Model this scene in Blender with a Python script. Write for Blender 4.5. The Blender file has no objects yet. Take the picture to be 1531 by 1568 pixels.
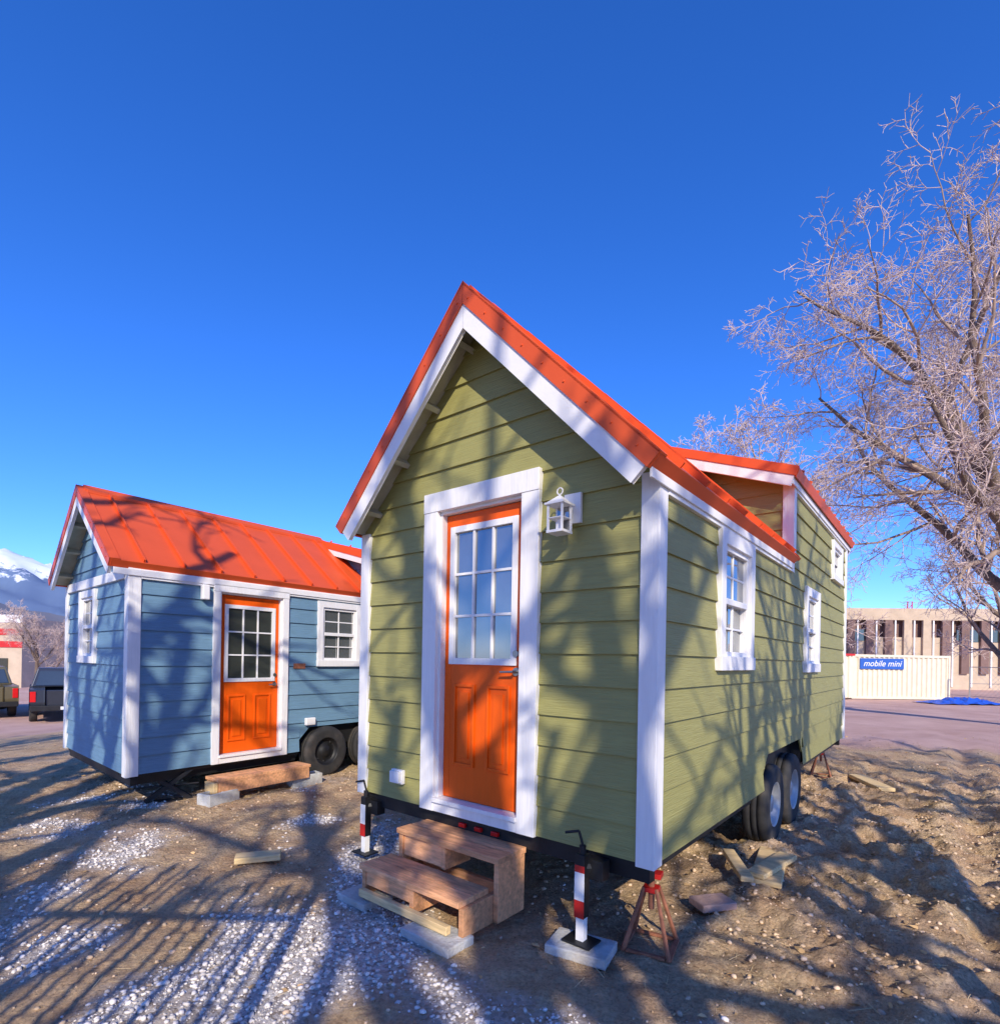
import bpy, math, random
import numpy as np
from mathutils import Vector, Matrix, noise
R=random.Random(11)
scene=bpy.context.scene
scene.view_settings.view_transform='Standard'
scene.view_settings.look='None'
scene.view_settings.exposure=0
EYE=1.67
SUN_AZ=(0.10,-1.0); SUN_EL=30.0
# ---------------------------------------------------------------- materials
def nd(nt,t,**k):
    n=nt.nodes.new(t)
    for a,b in k.items(): setattr(n,a,b)
    return n
def mat(name,col,rough=0.6,metal=0.0,var=0.12,vscale=6.0,stretch=(1,1,1),bump=0.1,bscale=40.0,spec=0.5,island=0.0,bdist=0.01,dirt=None):
    m=bpy.data.materials.new(name); m.use_nodes=True
    nt=m.node_tree; b=nt.nodes['Principled BSDF']
    b.inputs['Roughness'].default_value=rough; b.inputs['Metallic'].default_value=metal
    b.inputs['Specular IOR Level'].default_value=spec
    tc=nd(nt,'ShaderNodeTexCoord'); mp=nd(nt,'ShaderNodeMapping'); mp.inputs['Scale'].default_value=stretch
    nt.links.new(tc.outputs['Object'],mp.inputs['Vector'])
    n=nd(nt,'ShaderNodeTexNoise'); n.inputs['Scale'].default_value=vscale; n.inputs['Detail'].default_value=5; n.inputs['Roughness'].default_value=0.65
    nt.links.new(mp.outputs['Vector'],n.inputs['Vector'])
    cr=nd(nt,'ShaderNodeValToRGB')
    cr.color_ramp.elements[0].position=0.3; cr.color_ramp.elements[1].position=0.7
    lo=[max(0,c*(1-var)) for c in col]; hi=[min(1,c*(1+var)) for c in col]
    cr.color_ramp.elements[0].color=(*lo,1); cr.color_ramp.elements[1].color=(*hi,1)
    nt.links.new(n.outputs['Fac'],cr.inputs['Fac'])
    out=cr.outputs['Color']
    if dirt:
        n3=nd(nt,'ShaderNodeTexNoise'); n3.inputs['Scale'].default_value=dirt[1]; n3.inputs['Detail'].default_value=6
        nt.links.new(tc.outputs['Object'],n3.inputs['Vector'])
        r3=nd(nt,'ShaderNodeMapRange'); r3.inputs['From Min'].default_value=0.5; r3.inputs['From Max'].default_value=0.75; r3.inputs['To Max'].default_value=dirt[2]
        nt.links.new(n3.outputs['Fac'],r3.inputs['Value'])
        mx=nd(nt,'ShaderNodeMixRGB'); mx.inputs['Color2'].default_value=(*dirt[0],1)
        nt.links.new(r3.outputs['Result'],mx.inputs['Fac']); nt.links.new(out,mx.inputs['Color1']); out=mx.outputs['Color']
    if island>0:
        g=nd(nt,'ShaderNodeNewGeometry'); r=nd(nt,'ShaderNodeMapRange'); r.inputs['To Min'].default_value=1-island; r.inputs['To Max'].default_value=1+island
        nt.links.new(g.outputs['Random Per Island'],r.inputs['Value'])
        hs=nd(nt,'ShaderNodeHueSaturation'); nt.links.new(r.outputs['Result'],hs.inputs['Value']); nt.links.new(out,hs.inputs['Color']); out=hs.outputs['Color']
    nt.links.new(out,b.inputs['Base Color'])
    if bump>0:
        n2=nd(nt,'ShaderNodeTexNoise'); n2.inputs['Scale'].default_value=bscale; n2.inputs['Detail'].default_value=4
        nt.links.new(mp.outputs['Vector'],n2.inputs['Vector'])
        bp=nd(nt,'ShaderNodeBump'); bp.inputs['Strength'].default_value=bump; bp.inputs['Distance'].default_value=bdist
        nt.links.new(n2.outputs['Fac'],bp.inputs['Height']); nt.links.new(bp.outputs['Normal'],b.inputs['Normal'])
    return m
def glassmat(name,col,metal,rough=0.03):
    m=mat(name,col,rough,metal,var=0.1,vscale=1.5,bump=0.03,bscale=1.2,spec=1.0,bdist=0.05); return m
M={}
M['green']=mat('green_siding_paint',(0.315,0.295,0.105),0.55,var=0.09,vscale=3,stretch=(1,1,18),bump=0.6,bscale=7,bdist=0.008,spec=0.3,dirt=((0.20,0.18,0.08),2.0,0.25))
M['blue']=mat('blue_siding_paint',(0.15,0.27,0.38),0.55,var=0.09,vscale=3,stretch=(1,1,18),bump=0.6,bscale=7,bdist=0.008,spec=0.3,dirt=((0.08,0.14,0.19),2.0,0.25))
M['white']=mat('white_trim_paint',(0.82,0.80,0.79),0.5,var=0.05,vscale=3,stretch=(14,14,1),bump=0.5,bscale=6,bdist=0.006,spec=0.3,dirt=((0.5,0.48,0.44),3.0,0.15))
M['whiteh']=mat('white_fascia_paint',(0.82,0.80,0.79),0.5,var=0.05,vscale=4,bump=0.3,bscale=30,bdist=0.004,spec=0.3)
M['red']=mat('red_metal_roof',(0.76,0.105,0.026),0.45,0.12,var=0.05,vscale=2.0,bump=0.05,bscale=3,bdist=0.02,spec=0.3)
M['soffit']=mat('soffit_wood_paint',(0.42,0.40,0.30),0.7,var=0.15,vscale=8)
M['orange']=mat('orange_door_paint',(0.84,0.11,0.004),0.45,var=0.06,vscale=3,stretch=(6,6,1),bump=0.12,bscale=14,bdist=0.003,spec=0.25)
M['glass']=glassmat('window_glass',(0.33,0.34,0.35),0.75)
M['glassd']=glassmat('dark_window_glass',(0.10,0.11,0.10),0.6)
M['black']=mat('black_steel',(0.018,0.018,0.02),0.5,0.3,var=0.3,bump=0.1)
M['rubber']=mat('tire_rubber',(0.025,0.024,0.024),0.8,var=0.35,vscale=9,dirt=((0.13,0.10,0.08),6,0.4))
M['rimw']=mat('silver_rim',(0.42,0.42,0.42),0.4,0.25,var=0.1,vscale=9)
M['lumber']=mat('raw_lumber',(0.72,0.36,0.18),0.75,var=0.35,vscale=5,stretch=(1.2,7,7),bump=0.4,bscale=18,island=0.25,spec=0.2,dirt=((0.25,0.12,0.06),4,0.5))
M['lumbery']=mat('yellow_lumber',(0.78,0.56,0.28),0.75,var=0.25,vscale=5,stretch=(1,8,8),bump=0.3,bscale=18,island=0.15,spec=0.2)
M['concrete']=mat('concrete_pad',(0.48,0.48,0.47),0.9,var=0.25,vscale=12,bump=0.6,bscale=60,dirt=((0.3,0.24,0.18),5,0.8))
M['paver']=mat('pink_paver',(0.42,0.27,0.22),0.9,var=0.2,vscale=10,bump=0.5,bscale=60)
M['rust']=mat('rusty_steel',(0.34,0.13,0.07),0.75,0.2,var=0.4,vscale=14,bump=0.3)
M['redp']=mat('red_paint',(0.55,0.02,0.015),0.4,var=0.1)
M['redl']=mat('red_lens',(0.6,0.01,0.01),0.2,var=0.1,bump=0)
M['chrome']=mat('metal_hardware',(0.35,0.33,0.3),0.3,0.9,var=0.1,bump=0)
M['bark']=mat('tree_bark',(0.22,0.155,0.115),0.95,var=0.45,vscale=5,stretch=(4,4,1),bump=1.0,bscale=12,bdist=0.05)
M['twig']=mat('bare_twigs',(0.62,0.47,0.41),0.85,var=0.3,vscale=0.8,bump=0)
M['twigm']=mat('branch_bark',(0.33,0.235,0.18),0.9,var=0.35,vscale=2,bump=0.4,bscale=20)
# ---------------------------------------------------------------- builder
class MB:
    def __init__(s): s.v=[];s.f=[];s.m=[]
    def add(s,vs,fs,mi=0):
        o=len(s.v); s.v+= [tuple(v) for v in vs]
        for f in fs: s.f.append([i+o for i in f]); s.m.append(mi)
    def hexa(s,p,mi=0):
        s.add(p,[(0,3,2,1),(4,5,6,7),(0,1,5,4),(1,2,6,5),(2,3,7,6),(3,0,4,7)],mi)
    def box(s,x0,x1,y0,y1,z0,z1,mi=0):
        s.hexa([(x0,y0,z0),(x1,y0,z0),(x1,y1,z0),(x0,y1,z0),(x0,y0,z1),(x1,y0,z1),(x1,y1,z1),(x0,y1,z1)],mi)
    def wbox(s,F,a0,a1,z0,z1,d0,d1,mi=0):
        s.hexa([F(a0,z0,d0),F(a1,z0,d0),F(a1,z0,d1),F(a0,z0,d1),F(a0,z1,d0),F(a1,z1,d0),F(a1,z1,d1),F(a0,z1,d1)],mi)
    def prism(s,poly,F,d0,d1,mi=0):
        n=len(poly); vs=[F(a,z,d0) for a,z in poly]+[F(a,z,d1) for a,z in poly]
        fs=[tuple(range(n)),tuple(range(2*n-1,n-1,-1))]+[(i,(i+1)%n,(i+1)%n+n,i+n) for i in range(n)]
        s.add(vs,fs,mi)
    def tube(s,p0,p1,r0,r1=None,n=10,mi=0):
        if r1 is None: r1=r0
        p0=Vector(p0);p1=Vector(p1);d=(p1-p0).normalized()
        u=d.orthogonal().normalized();w=d.cross(u)
        vs=[];
        for p,r in((p0,r0),(p1,r1)):
            for i in range(n):
                a=2*math.pi*i/n; vs.append(p+u*math.cos(a)*r+w*math.sin(a)*r)
        s.add(vs,[(i,(i+1)%n,(i+1)%n+n,i+n) for i in range(n)]+[tuple(range(n-1,-1,-1)),tuple(range(n,2*n))],mi)
    def lathe(s,prof,c,n=32,mi=0):  # axis x ; prof (r,x)
        vs=[];fs=[];k=len(prof)
        for i in range(n):
            a=2*math.pi*i/n
            for r,x in prof: vs.append((c[0]+x,c[1]+r*math.cos(a),c[2]+r*math.sin(a)))
        for i in range(n):
            j=(i+1)%n
            for q in range(k-1): fs.append((i*k+q,j*k+q,j*k+q+1,i*k+q+1))
        s.add(vs,fs,mi)
    def done(s,name,mats,parent=None,bevel=0.0,skew=0.0,smooth=False,loc=None,rot=0.0):
        me=bpy.data.meshes.new(name)
        vs=s.v
        if skew: vs=[(x,y+skew*x,z) for x,y,z in vs]
        me.from_pydata(vs,[],s.f)
        for m in mats: me.materials.append(m)
        me.polygons.foreach_set('material_index',s.m)
        if smooth: me.polygons.foreach_set('use_smooth',[True]*len(s.f))
        me.update()
        o=bpy.data.objects.new(name,me); scene.collection.objects.link(o)
        if parent: o.parent=parent
        if loc: o.location=loc
        o.rotation_euler=(0,0,rot) if not isinstance(rot,tuple) else rot
        if bevel>0:
            b=o.modifiers.new('bevel','BEVEL'); b.width=bevel; b.segments=2; b.limit_method='ANGLE'; b.angle_limit=math.radians(40)
        return o
def empty(name,loc,rot=0):
    e=bpy.data.objects.new(name,None); scene.collection.objects.link(e); e.location=loc; e.rotation_euler=(0,0,rot); e.empty_display_size=0.3; return e
def FR(axis,off):
    if axis=='F': return lambda a,z,d:(a,off-d,z)
    if axis=='S': return lambda a,z,d:(off+d,a,z)
    if axis=='L': return lambda a,z,d:(off-d,a,z)
    return lambda a,z,d:(a,off+d,z)
def clip(poly,ax,val,keep_gt):
    out=[];n=len(poly)
    for i in range(n):
        p=poly[i];q=poly[(i+1)%n]
        pi=(p[ax]>=val-1e-9) if keep_gt else (p[ax]<=val+1e-9)
        qi=(q[ax]>=val-1e-9) if keep_gt else (q[ax]<=val+1e-9)
        if pi: out.append(p)
        if pi!=qi:
            t=(val-p[ax])/(q[ax]-p[ax]); out.append((p[0]+t*(q[0]-p[0]),p[1]+t*(q[1]-p[1])))
    return out
def slabs(poly,holes):
    res=[]
    a0=min(p[0] for p in poly);a1=max(p[0] for p in poly)
    bs=sorted(set([a0,a1]+[h[0] for h in holes if a0<h[0]<a1]+[h[1] for h in holes if a0<h[1]<a1]))
    for i in range(len(bs)-1):
        sl=clip(clip(poly,0,bs[i],True),0,bs[i+1],False)
        if len(sl)<3: continue
        mid=(bs[i]+bs[i+1])/2
        hs=sorted([(h[2],h[3]) for h in holes if h[0]<mid<h[1]])
        cur=sl
        for (z0,z1) in hs:
            lo=clip(cur,1,z0,False)
            if len(lo)>=3 and max(p[1] for p in lo)-min(p[1] for p in lo)>1e-4: res.append(lo)
            cur=clip(cur,1,z1,True)
            if len(cur)<3: break
        if len(cur)>=3: res.append(cur)
    return res
def siding(mb,F,poly,holes,ex,zb,mi=0,seed=0):
    for pc in slabs(poly,holes):
        zmax=max(p[1] for p in pc); k=0
        k=int(math.floor((min(p[1] for p in pc)-zb)/ex))
        while zb+k*ex<zmax-1e-6:
            lo=zb+k*ex;hi=lo+ex
            q=clip(clip(pc,1,lo,True),1,hi,False)
            q=[q[i] for i in range(len(q)) if (abs(q[i][0]-q[i-1][0])+abs(q[i][1]-q[i-1][1]))>1e-6]
            if len(q)>=3:
                off=[0.020-0.017*((z-lo)/ex) for a,z in q]
                vs=[F(a,z,o) for (a,z),o in zip(q,off)]
                mb.add(vs,[tuple(range(len(q)))],mi)
                zm=min(z for a,z in q)
                be=[a for a,z in q if abs(z-zm)<1e-5]
                if len(be)>=2:
                    a0,a1=min(be),max(be); o=0.020-0.017*((zm-lo)/ex)
                    mb.add([F(a0,zm,0),F(a1,zm,0),F(a1,zm,o),F(a0,zm,o)],[(0,1,2,3)],mi)
            k+=1
def window(F,a0,a1,z0,z1,parent,sk,cas=0.09,cols=2,rows=2,hung=True,gm='glass',name='window'):
    mb=MB()
    mb.wbox(F,a0,a0+cas,z0+cas,z1,-0.02,0.045); mb.wbox(F,a1-cas,a1,z0+cas,z1,-0.02,0.045)
    mb.wbox(F,a0+cas,a1-cas,z1-cas,z1,-0.02,0.043); mb.wbox(F,a0-0.008,a1+0.008,z0,z0+cas,-0.02,0.055)
    i0,i1,j0,j1=a0+cas,a1-cas,z0+cas,z1-cas
    s=0.035
    mb.wbox(F,i0,i0+s,j0,j1,-0.05,0.02);mb.wbox(F,i1-s,i1,j0,j1,-0.05,0.02)
    mb.wbox(F,i0+s,i1-s,j0,j0+s,-0.05,0.019);mb.wbox(F,i0+s,i1-s,j1-s,j1,-0.05,0.019)
    jm=(j0+j1)/2
    if hung: mb.wbox(F,i0+s,i1-s,jm-0.022,jm+0.022,-0.05,0.022)
    mb.add([F(i0+s,j0+s,-0.03),F(i1-s,j0+s,-0.03),F(i1-s,jm,-0.03),F(i0+s,jm,-0.03)],[(0,1,2,3)],1)
    mb.add([F(i0+s,jm,-0.012),F(i1-s,jm,-0.010),F(i1-s,j1-s,-0.012),F(i0+s,j1-s,-0.012)],[(0,1,2,3)],1)
    g=0.008
    halves=[(j0+s,jm-0.02),(jm+0.02,j1-s)] if hung else [(j0+s,j1-s)]
    for (h0,h1) in halves:
        for c in range(1,cols):
            a=i0+s+(i1-i0-2*s)*c/cols; mb.wbox(F,a-g,a+g,h0,h1,-0.02,-0.003)
        for r in range(1,rows):
            z=h0+(h1-h0)*r/rows; mb.wbox(F,i0+s,i1-s,z-g,z+g,-0.02,-0.005)
    mb.done(name,[M['white'],M[gm]],parent,0.003,sk)
def door(F,a0,a1,z0,z1,cas,parent,sk,lite,gm,hside=1,panel=(0.9,1.49)):
    mb=MB()
    mb.wbox(F,a0,a0+cas,z0+0.0,z1-cas,-0.02,0.045); mb.wbox(F,a1-cas,a1,z0,z1-cas,-0.02,0.045)
    mb.wbox(F,a0-0.0,a1+0.0,z1-cas,z1,-0.02,0.05)
    mb.wbox(F,a0+cas,a1-cas,z0,z0+0.07,-0.02,0.04)
    mb.wbox(F,a0+cas-0.0,a1-cas+0.0,z0+0.07,z0+0.10,-0.1,0.06)
    mb.wbox(F,a0+cas-0.01,a0+cas+0.02,z0+0.10,z1-cas,-0.1,0.01)
    mb.wbox(F,a1-cas-0.02,a1-cas+0.01,z0+0.10,z1-cas,-0.1,0.01)
    mb.wbox(F,a0+cas+0.02,a1-cas-0.02,z1-cas-0.02,z1-cas+0.01,-0.1,0.009)
    mb.done('door_frame',[M['white']],parent,0.003,sk)
    l0,l1,k0,k1=a0+cas+0.024,a1-cas-0.024,z0+0.105,z1-cas-0.025
    g0,g1,h0,h1=l0+0.06,l1-0.06,lite[0],lite[1]
    mb=MB()
    D=-0.035
    mb.wbox(F,l0,g0,k0,k1,-0.08,D);mb.wbox(F,g1,l1,k0,k1,-0.08,D)
    mb.wbox(F,g0,g1,h1,k1,-0.08,D);mb.wbox(F,g0,g1,k0,h0,-0.08,D)
    pz0,pz1=panel; mid=(l0+l1)/2
    for (p0,p1) in((l0+0.10,mid-0.055),(mid+0.055,l1-0.10)):
        t=0.022
        mb.wbox(F,p0,p0+t,pz0,pz1,D,D+0.014);mb.wbox(F,p1-t,p1,pz0,pz1,D,D+0.014)
        mb.wbox(F,p0+t,p1-t,pz0,pz0+t,D,D+0.0135);mb.wbox(F,p0+t,p1-t,pz1-t,pz1,D,D+0.0135)
        mb.wbox(F,p0+t+0.035,p1-t-0.035,pz0+t+0.035,pz1-t-0.035,D,D+0.010)
    mb.done('door_leaf',[M['orange']],parent,0.004,sk)
    mb=MB(); t=0.035
    mb.wbox(F,g0-0.01,g0+t,h0-0.01,h1+0.01,-0.06,D+0.015);mb.wbox(F,g1-t,g1+0.01,h0-0.01,h1+0.01,-0.06,D+0.015)
    mb.wbox(F,g0+t,g1-t,h0-0.01,h0+t,-0.06,D+0.014);mb.wbox(F,g0+t,g1-t,h1-t,h1+0.01,-0.06,D+0.014)
    for c in(1,2):
        a=g0+t+(g1-g0-2*t)*c/3; mb.wbox(F,a-0.009,a+0.009,h0+t,h1-t,-0.06,D+0.006)
        z=h0+t+(h1-h0-2*t)*c/3; mb.wbox(F,g0+t,g1-t,z-0.009,z+0.009,-0.06,D+0.004)
    mb.add([F(g0+t,h0+t,-0.045),F(g1-t,h0+t,-0.045),F(g1-t,h1-t,-0.045),F(g0+t,h1-t,-0.045)],[(0,1,2,3)],1)
    mb.done('door_window',[M['white'],M[gm]],parent,0.002,sk)
    mb=MB(); hx=l1-0.05 if hside>0 else l0+0.05
    hz=h0-0.05
    mb.tube(F(hx,hz,D),F(hx,hz,D+0.012),0.028,n=16); mb.tube(F(hx,hz,D+0.012),F(hx,hz,D+0.05),0.009)
    mb.tube(F(hx+0.008*hside,hz,D+0.05),F(hx-0.10*hside,hz-0.004,D+0.052),0.009,0.007)
    mb.tube(F(hx,hz+0.12,D),F(hx,hz+0.12,D+0.02),0.024,n=16)
    mb.done('door_handle',[M['chrome']],parent,0,sk)
def wheel(name,parent,c,r,w,rim,sk):
    mb=MB(); h=w/2
    mb.lathe([(r*0.56,-h),(r*0.8,-h*1.06),(r*0.93,-h),(r*0.985,-h*0.82),(r,-h*0.6),(r,-h*0.32),(r-0.012,-h*0.30),(r-0.012,-h*0.22),(r,-h*0.2),(r,h*0.2),(r-0.012,h*0.22),(r-0.012,h*0.30),(r,h*0.32),(r,h*0.6),(r*0.985,h*0.82),(r*0.93,h),(r*0.8,h*1.06),(r*0.56,h)],c,40,0)
    mb.lathe([(r*0.57,h*0.98),(r*0.55,h),(r*0.52,h*0.85),(r*0.49,h*0.40),(r*0.42,h*0.30),(r*0.33,h*0.45),(r*0.24,h*0.5),(r*0.2,h*0.7),(0.0,h*0.75)],c,40,1)
    mb.lathe([(r*0.56,-h*0.9),(0.001,-h*0.7)],c,32,2)
    for i in range(8):
        a=i*math.pi/4; cy=c[1]+math.cos(a)*r*0.42; cz=c[2]+math.sin(a)*r*0.42
        mb.tube((c[0]+h*0.22,cy,cz),(c[0]+h*0.34,cy,cz),r*0.055,n=10,mi=2)
    mb.done(name,[M['rubber'],rim,M['black']],parent,0,sk,smooth=True)
# ---------------------------------------------------------------- houses
def house(P):
    sk=P['skew']; root=empty('tiny_house',P['loc'],P['rot'])
    W,L,zb,e,o=P['W'],P['L'],P['zb'],P['e'],P['o']; ze,zr=P['ze'],P['zr']
    xr=-W/2; m=(zr-ze)/(W/2+e); th=math.atan(m); sn,cs=math.sin(th),math.cos(th)
    yd,zd=P['yd'],P['zd']; zrd=zr-0.03; md=(zrd-zd)/(W/2+e); thd=math.atan(md); sd,cd=math.sin(thd),math.cos(thd)
    wallm=M[P['mat']]; ex=0.192
    FF=FR('F',0.0);FS=FR('S',0.0);FL=FR('L',-W);FB=FR('B',L)
    u=0.085/cs
    zt=ze+e*m-u
    ztd=zd+e*md-0.085/cd
    mb=MB()
    gable=[(-W,zb),(0,zb),(0,zt),(xr,zr-u),(-W,zt)]
    siding(mb,FF,gable,P['fholes'],ex,zb)
    siding(mb,FS,[(0,zb),(yd,zb),(yd,zt),(0,zt)],P['sholes'],ex,zb)
    siding(mb,FS,[(yd,zb),(L,zb),(L,ztd),(yd,ztd)],P['sholes'],ex,zb)
    siding(mb,FL,[(0,zb),(L,zb),(L,zt),(0,zt)],[],ex,zb)
    siding(mb,FB,[(-W,zb),(0,zb),(0,ztd),(xr,zrd-0.09),(xr-0.01,zr-u),(-W,zt)],[],ex,zb)
    siding(mb,FR('F',yd),[(0,zt-0.05),(0,ztd),(xr,zrd-0.085/cd)],[],ex,zb)
    mb.done('siding',[wallm],root,0,sk)
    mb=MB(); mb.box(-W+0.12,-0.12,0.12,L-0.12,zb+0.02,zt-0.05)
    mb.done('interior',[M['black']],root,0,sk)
    a0,a1,z0,z1=P['well']; mb=MB()
    for (aa,dr) in((a0,1),(a1,-1)):
        mb.prism([(aa,z1),(aa+dr*0.16,z1),(aa,z1-0.16)],FS,-0.01,0.006)
    mb.done('wheel_well_corners',[wallm],root,0,sk)
    mb=MB(); mb.wbox(FS,a0-0.02,a1+0.02,zb-0.02,z1+0.02,-0.40,-0.36); mb.wbox(FS,a0-0.02,a1+0.02,z1,z1+0.02,-0.4,-0.01)
    mb.wbox(FS,a0-0.03,a0,zb-0.02,z1,-0.4,-0.01);mb.wbox(FS,a1,a1+0.03,zb-0.02,z1,-0.4,-0.01)
    mb.box(-W+0.03,-W+0.11,0.04,L-0.04,zb-0.13,zb-0.002); mb.box(-0.50,-0.42,0.04,L-0.04,zb-0.13,zb-0.002)
    mb.box(-W+0.03,-0.02,0.03,0.10,zb-0.12,zb-0.004); mb.box(-W+0.03,-0.02,L-0.12,L-0.04,zb-0.12,zb-0.004)
    mb.box(-0.16,-0.09,0.10,a0,zb-0.13,zb-0.003); mb.box(-0.16,-0.09,a1,L-0.12,zb-0.13,zb-0.003)
    mb.box(-W+0.02,-0.4,0.02,L-0.02,zb-0.05,zb-0.001)
    mb.box(-0.42,-0.02,0.02,a0,zb-0.04,zb+0.001); mb.box(-0.42,-0.02,a1,L-0.02,zb-0.04,zb+0.001)
    for yy in P['axles']: mb.tube((-W+0.2,yy,P['wr']),(-0.1,yy,P['wr']),0.04)
    mb.done('trailer_frame',[M['black']],root,0,sk)
    for i,yy in enumerate(P['axles']):
        wheel('wheel_%d'%(i+1),root,(P['wx'],yy,P['wr']-0.01),P['wr'],0.21,M[P['rim']],sk)
        wheel('far_wheel_%d'%(i+1),root,(-W+0.12,yy,P['wr']-0.01),P['wr'],0.21,M[P['rim']],sk)
    mb=MB();cb=P['cb']
    mb.wbox(FF,-cb,0.032,zb-0.02,zt+0.0,-0.01,0.034); mb.wbox(FS,0.0,cb,zb-0.018,zt,-0.01,0.031)
    mb.wbox(FF,-W-0.032,-W+cb,zb-0.02,zt-0.02,-0.01,0.034); mb.wbox(FL,0.0,cb,zb-0.018,zt-0.02,-0.01,0.031)
    mb.wbox(FS,L-cb,L+0.03,zb-0.02,ztd-0.02,-0.01,0.034); mb.wbox(FB,-cb,0.0,zb-0.02,ztd-0.02,0,0.03)
    mb.wbox(FL,L-cb,L+0.03,zb-0.02,zt-0.02,-0.01,0.034)
    FD=FR('F',yd)
    mb.wbox(FD,-cb,0.032,zt+0.02,ztd,-0.01,0.034); mb.wbox(FS,yd,yd+cb,zt+0.0,ztd,-0.01,0.031)
    mb.done('corner_boards',[M['white']],root,0.004,sk)
    def side(sgn,ex_,zE,zR,s_,c_,d0,d1):
        tx=ex_ if sgn>0 else -W-ex_
        return [(tx-sgn*s_*d0,zE-c_*d0),(xr,zR-d0/c_),(xr,zR-d1/c_),(tx-sgn*s_*d1,zE-c_*d1)]
    FY=lambda a,z,d:(a,d,z)
    roof=MB()
    roof.prism(side(1,e,ze,zr,sn,cs,0,0.03),FY,-o,yd+0.0)
    roof.prism(side(-1,e,ze,zr,sn,cs,0,0.03),FY,-o,L+o)
    roof.prism(side(1,e,zd,zrd,sd,cd,0,0.03),FY,yd-o,L+o)
    roof.prism(side(1,e+0.012,ze-0.012*m,zr+0.006,sn,cs,-0.008,0.085),FY,-o-0.024,-o-0.001)
    roof.prism(side(-1,e+0.012,ze-0.012*m,zr+0.006,sn,cs,-0.008,0.085),FY,-o-0.024,-o-0.001)
    roof.prism(side(-1,e+0.012,ze-0.012*m,zr+0.006,sn,cs,-0.008,0.085),FY,L+o+0.001,L+o+0.024)
    roof.prism(side(1,e+0.012,zd,zrd+0.006,sd,cd,-0.008,0.08),FY,yd-o-0.024,yd-o-0.001)
    roof.prism(side(1,e+0.012,zd,zrd+0.006,sd,cd,-0.008,0.08),FY,L+o+0.001,L+o+0.024)
    roof.prism(side(1,e+0.012,ze-0.012*m,zr+0.006,sn,cs,-0.014,-0.001),FY,-o-0.024,-o+0.07)
    roof.prism(side(-1,e+0.012,ze-0.012*m,zr+0.006,sn,cs,-0.014,-0.001),FY,-o-0.024,-o+0.07)
    roof.prism(side(1,e+0.004,ze,zr,sn,cs,-0.004,0.05),FY,yd-0.14-0.0,yd-0.12)
    def eave(tx,zE,sgn,s_,c_,y0,y1):
        p=[(tx,zE),(tx+sgn*0.016*c_,zE-0.016*s_)]
        q=[(a-sgn*s_*0.085,z-c_*0.085) for a,z in p]
        roof.prism([p[0],p[1],q[1],q[0]],FY,y0,y1)
    eave(e,ze,1,sn,cs,-o,yd-0.12); eave(-W-e,ze,-1,sn,cs,-o,L+o); eave(e,zd,1,sd,cd,yd-o,L+o)
    rc=[(xr-0.10,zr-0.10*m+0.038),(xr,zr+0.040),(xr+0.10,zr-0.10*m+0.038),(xr+0.10,zr-0.10*m+0.002),(xr,zr+0.003),(xr-0.10,zr-0.10*m+0.002)]
    roof.prism(rc,FY,-o+0.05,yd-o)
    def seam(sgn,zE,zR,s_,c_,y):
        roof.prism(side(sgn,e,zE,zR-0.01,s_,c_,-0.036,-0.001),FY,y-0.009,y+0.009)
    y=-o+0.30
    while y<L+o:
        if y<yd-0.2: seam(1,ze,zr,sn,cs,y)
        elif y>yd-o+0.2: seam(1,zd,zrd,sd,cd,y)
        seam(-1,ze,zr,sn,cs,y); y+=0.41
    n=9
    for sgn in(1,-1):
        tx=e if sgn>0 else -W-e
        for k in range(n):
            t=(k+0.5)/n; ax_=tx+(xr-tx)*t-sgn*sn*0.04; az_=ze+(zr-ze)*t-cs*0.04
            roof.tube((ax_,-o-0.024,az_),(ax_,-o-0.030,az_),0.007,n=6)
    roof.done('metal_roof',[M['red']],root,0.002,sk)
    mb=MB()
    mb.prism(side(1,e-0.01,ze+0.01*m,zr,sn,cs,0.031,0.084),FY,-o+0.002,yd-0.002);mb.prism(side(-1,e-0.01,ze+0.01*m,zr,sn,cs,0.031,0.084),FY,-o+0.002,L+o-0.002)
    mb.prism(side(1,e-0.01,zd+0.01*md,zrd,sd,cd,0.031,0.08),FY,yd-o+0.002,L+o-0.002)
    slope=(W/2+e)/cs
    for sgn in(1,-1):
        for k in range(1,8):
            d=k*0.235
            if d>slope-0.1: break
            tx=(e if sgn>0 else -W-e)-sgn*d*cs; tz=ze+d*sn
            def pt(al,dn): return (tx-sgn*al*cs-sgn*sn*dn, tz+al*sn-cs*dn)
            if k%2==1: mb.prism([pt(0,0.086),pt(0.038,0.086),pt(0.038,0.15),pt(0,0.15)],FY,-o+0.022,-0.001)
    mb.done('soffit',[M['soffit']],root,0.002,sk)
    mb=MB()
    fw=P['fw']
    for sgn in(1,-1):
        mb.prism(side(sgn,e-0.004,ze,zr,sn,cs,0.086,0.086+fw),FY,-o-0.014,-o+0.020)
    mb.prism(side(-1,e,ze,zr,sn,cs,0.086,0.086+fw),FY,L+o-0.02,L+o+0.014)
    mb.prism(side(1,e-0.004,zd,zrd,sd,cd,0.081,0.081+fw*0.9),FY,yd-o-0.014,yd-o+0.02)
    mb.prism(side(1,e-0.004,zd,zrd,sd,cd,0.081,0.081+fw*0.9),FY,L+o-0.02,L+o+0.014)
    mb.wbox(FS,cb,yd-0.01,zt-0.11,zt-0.008,0.001,0.036); mb.wbox(FS,yd+cb,L-cb,ztd-0.11,ztd-0.008,0.001,0.036)
    mb.wbox(FS,-o+0.02,yd-0.13,zt-0.085,zt-0.02,0.037,0.05)
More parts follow.
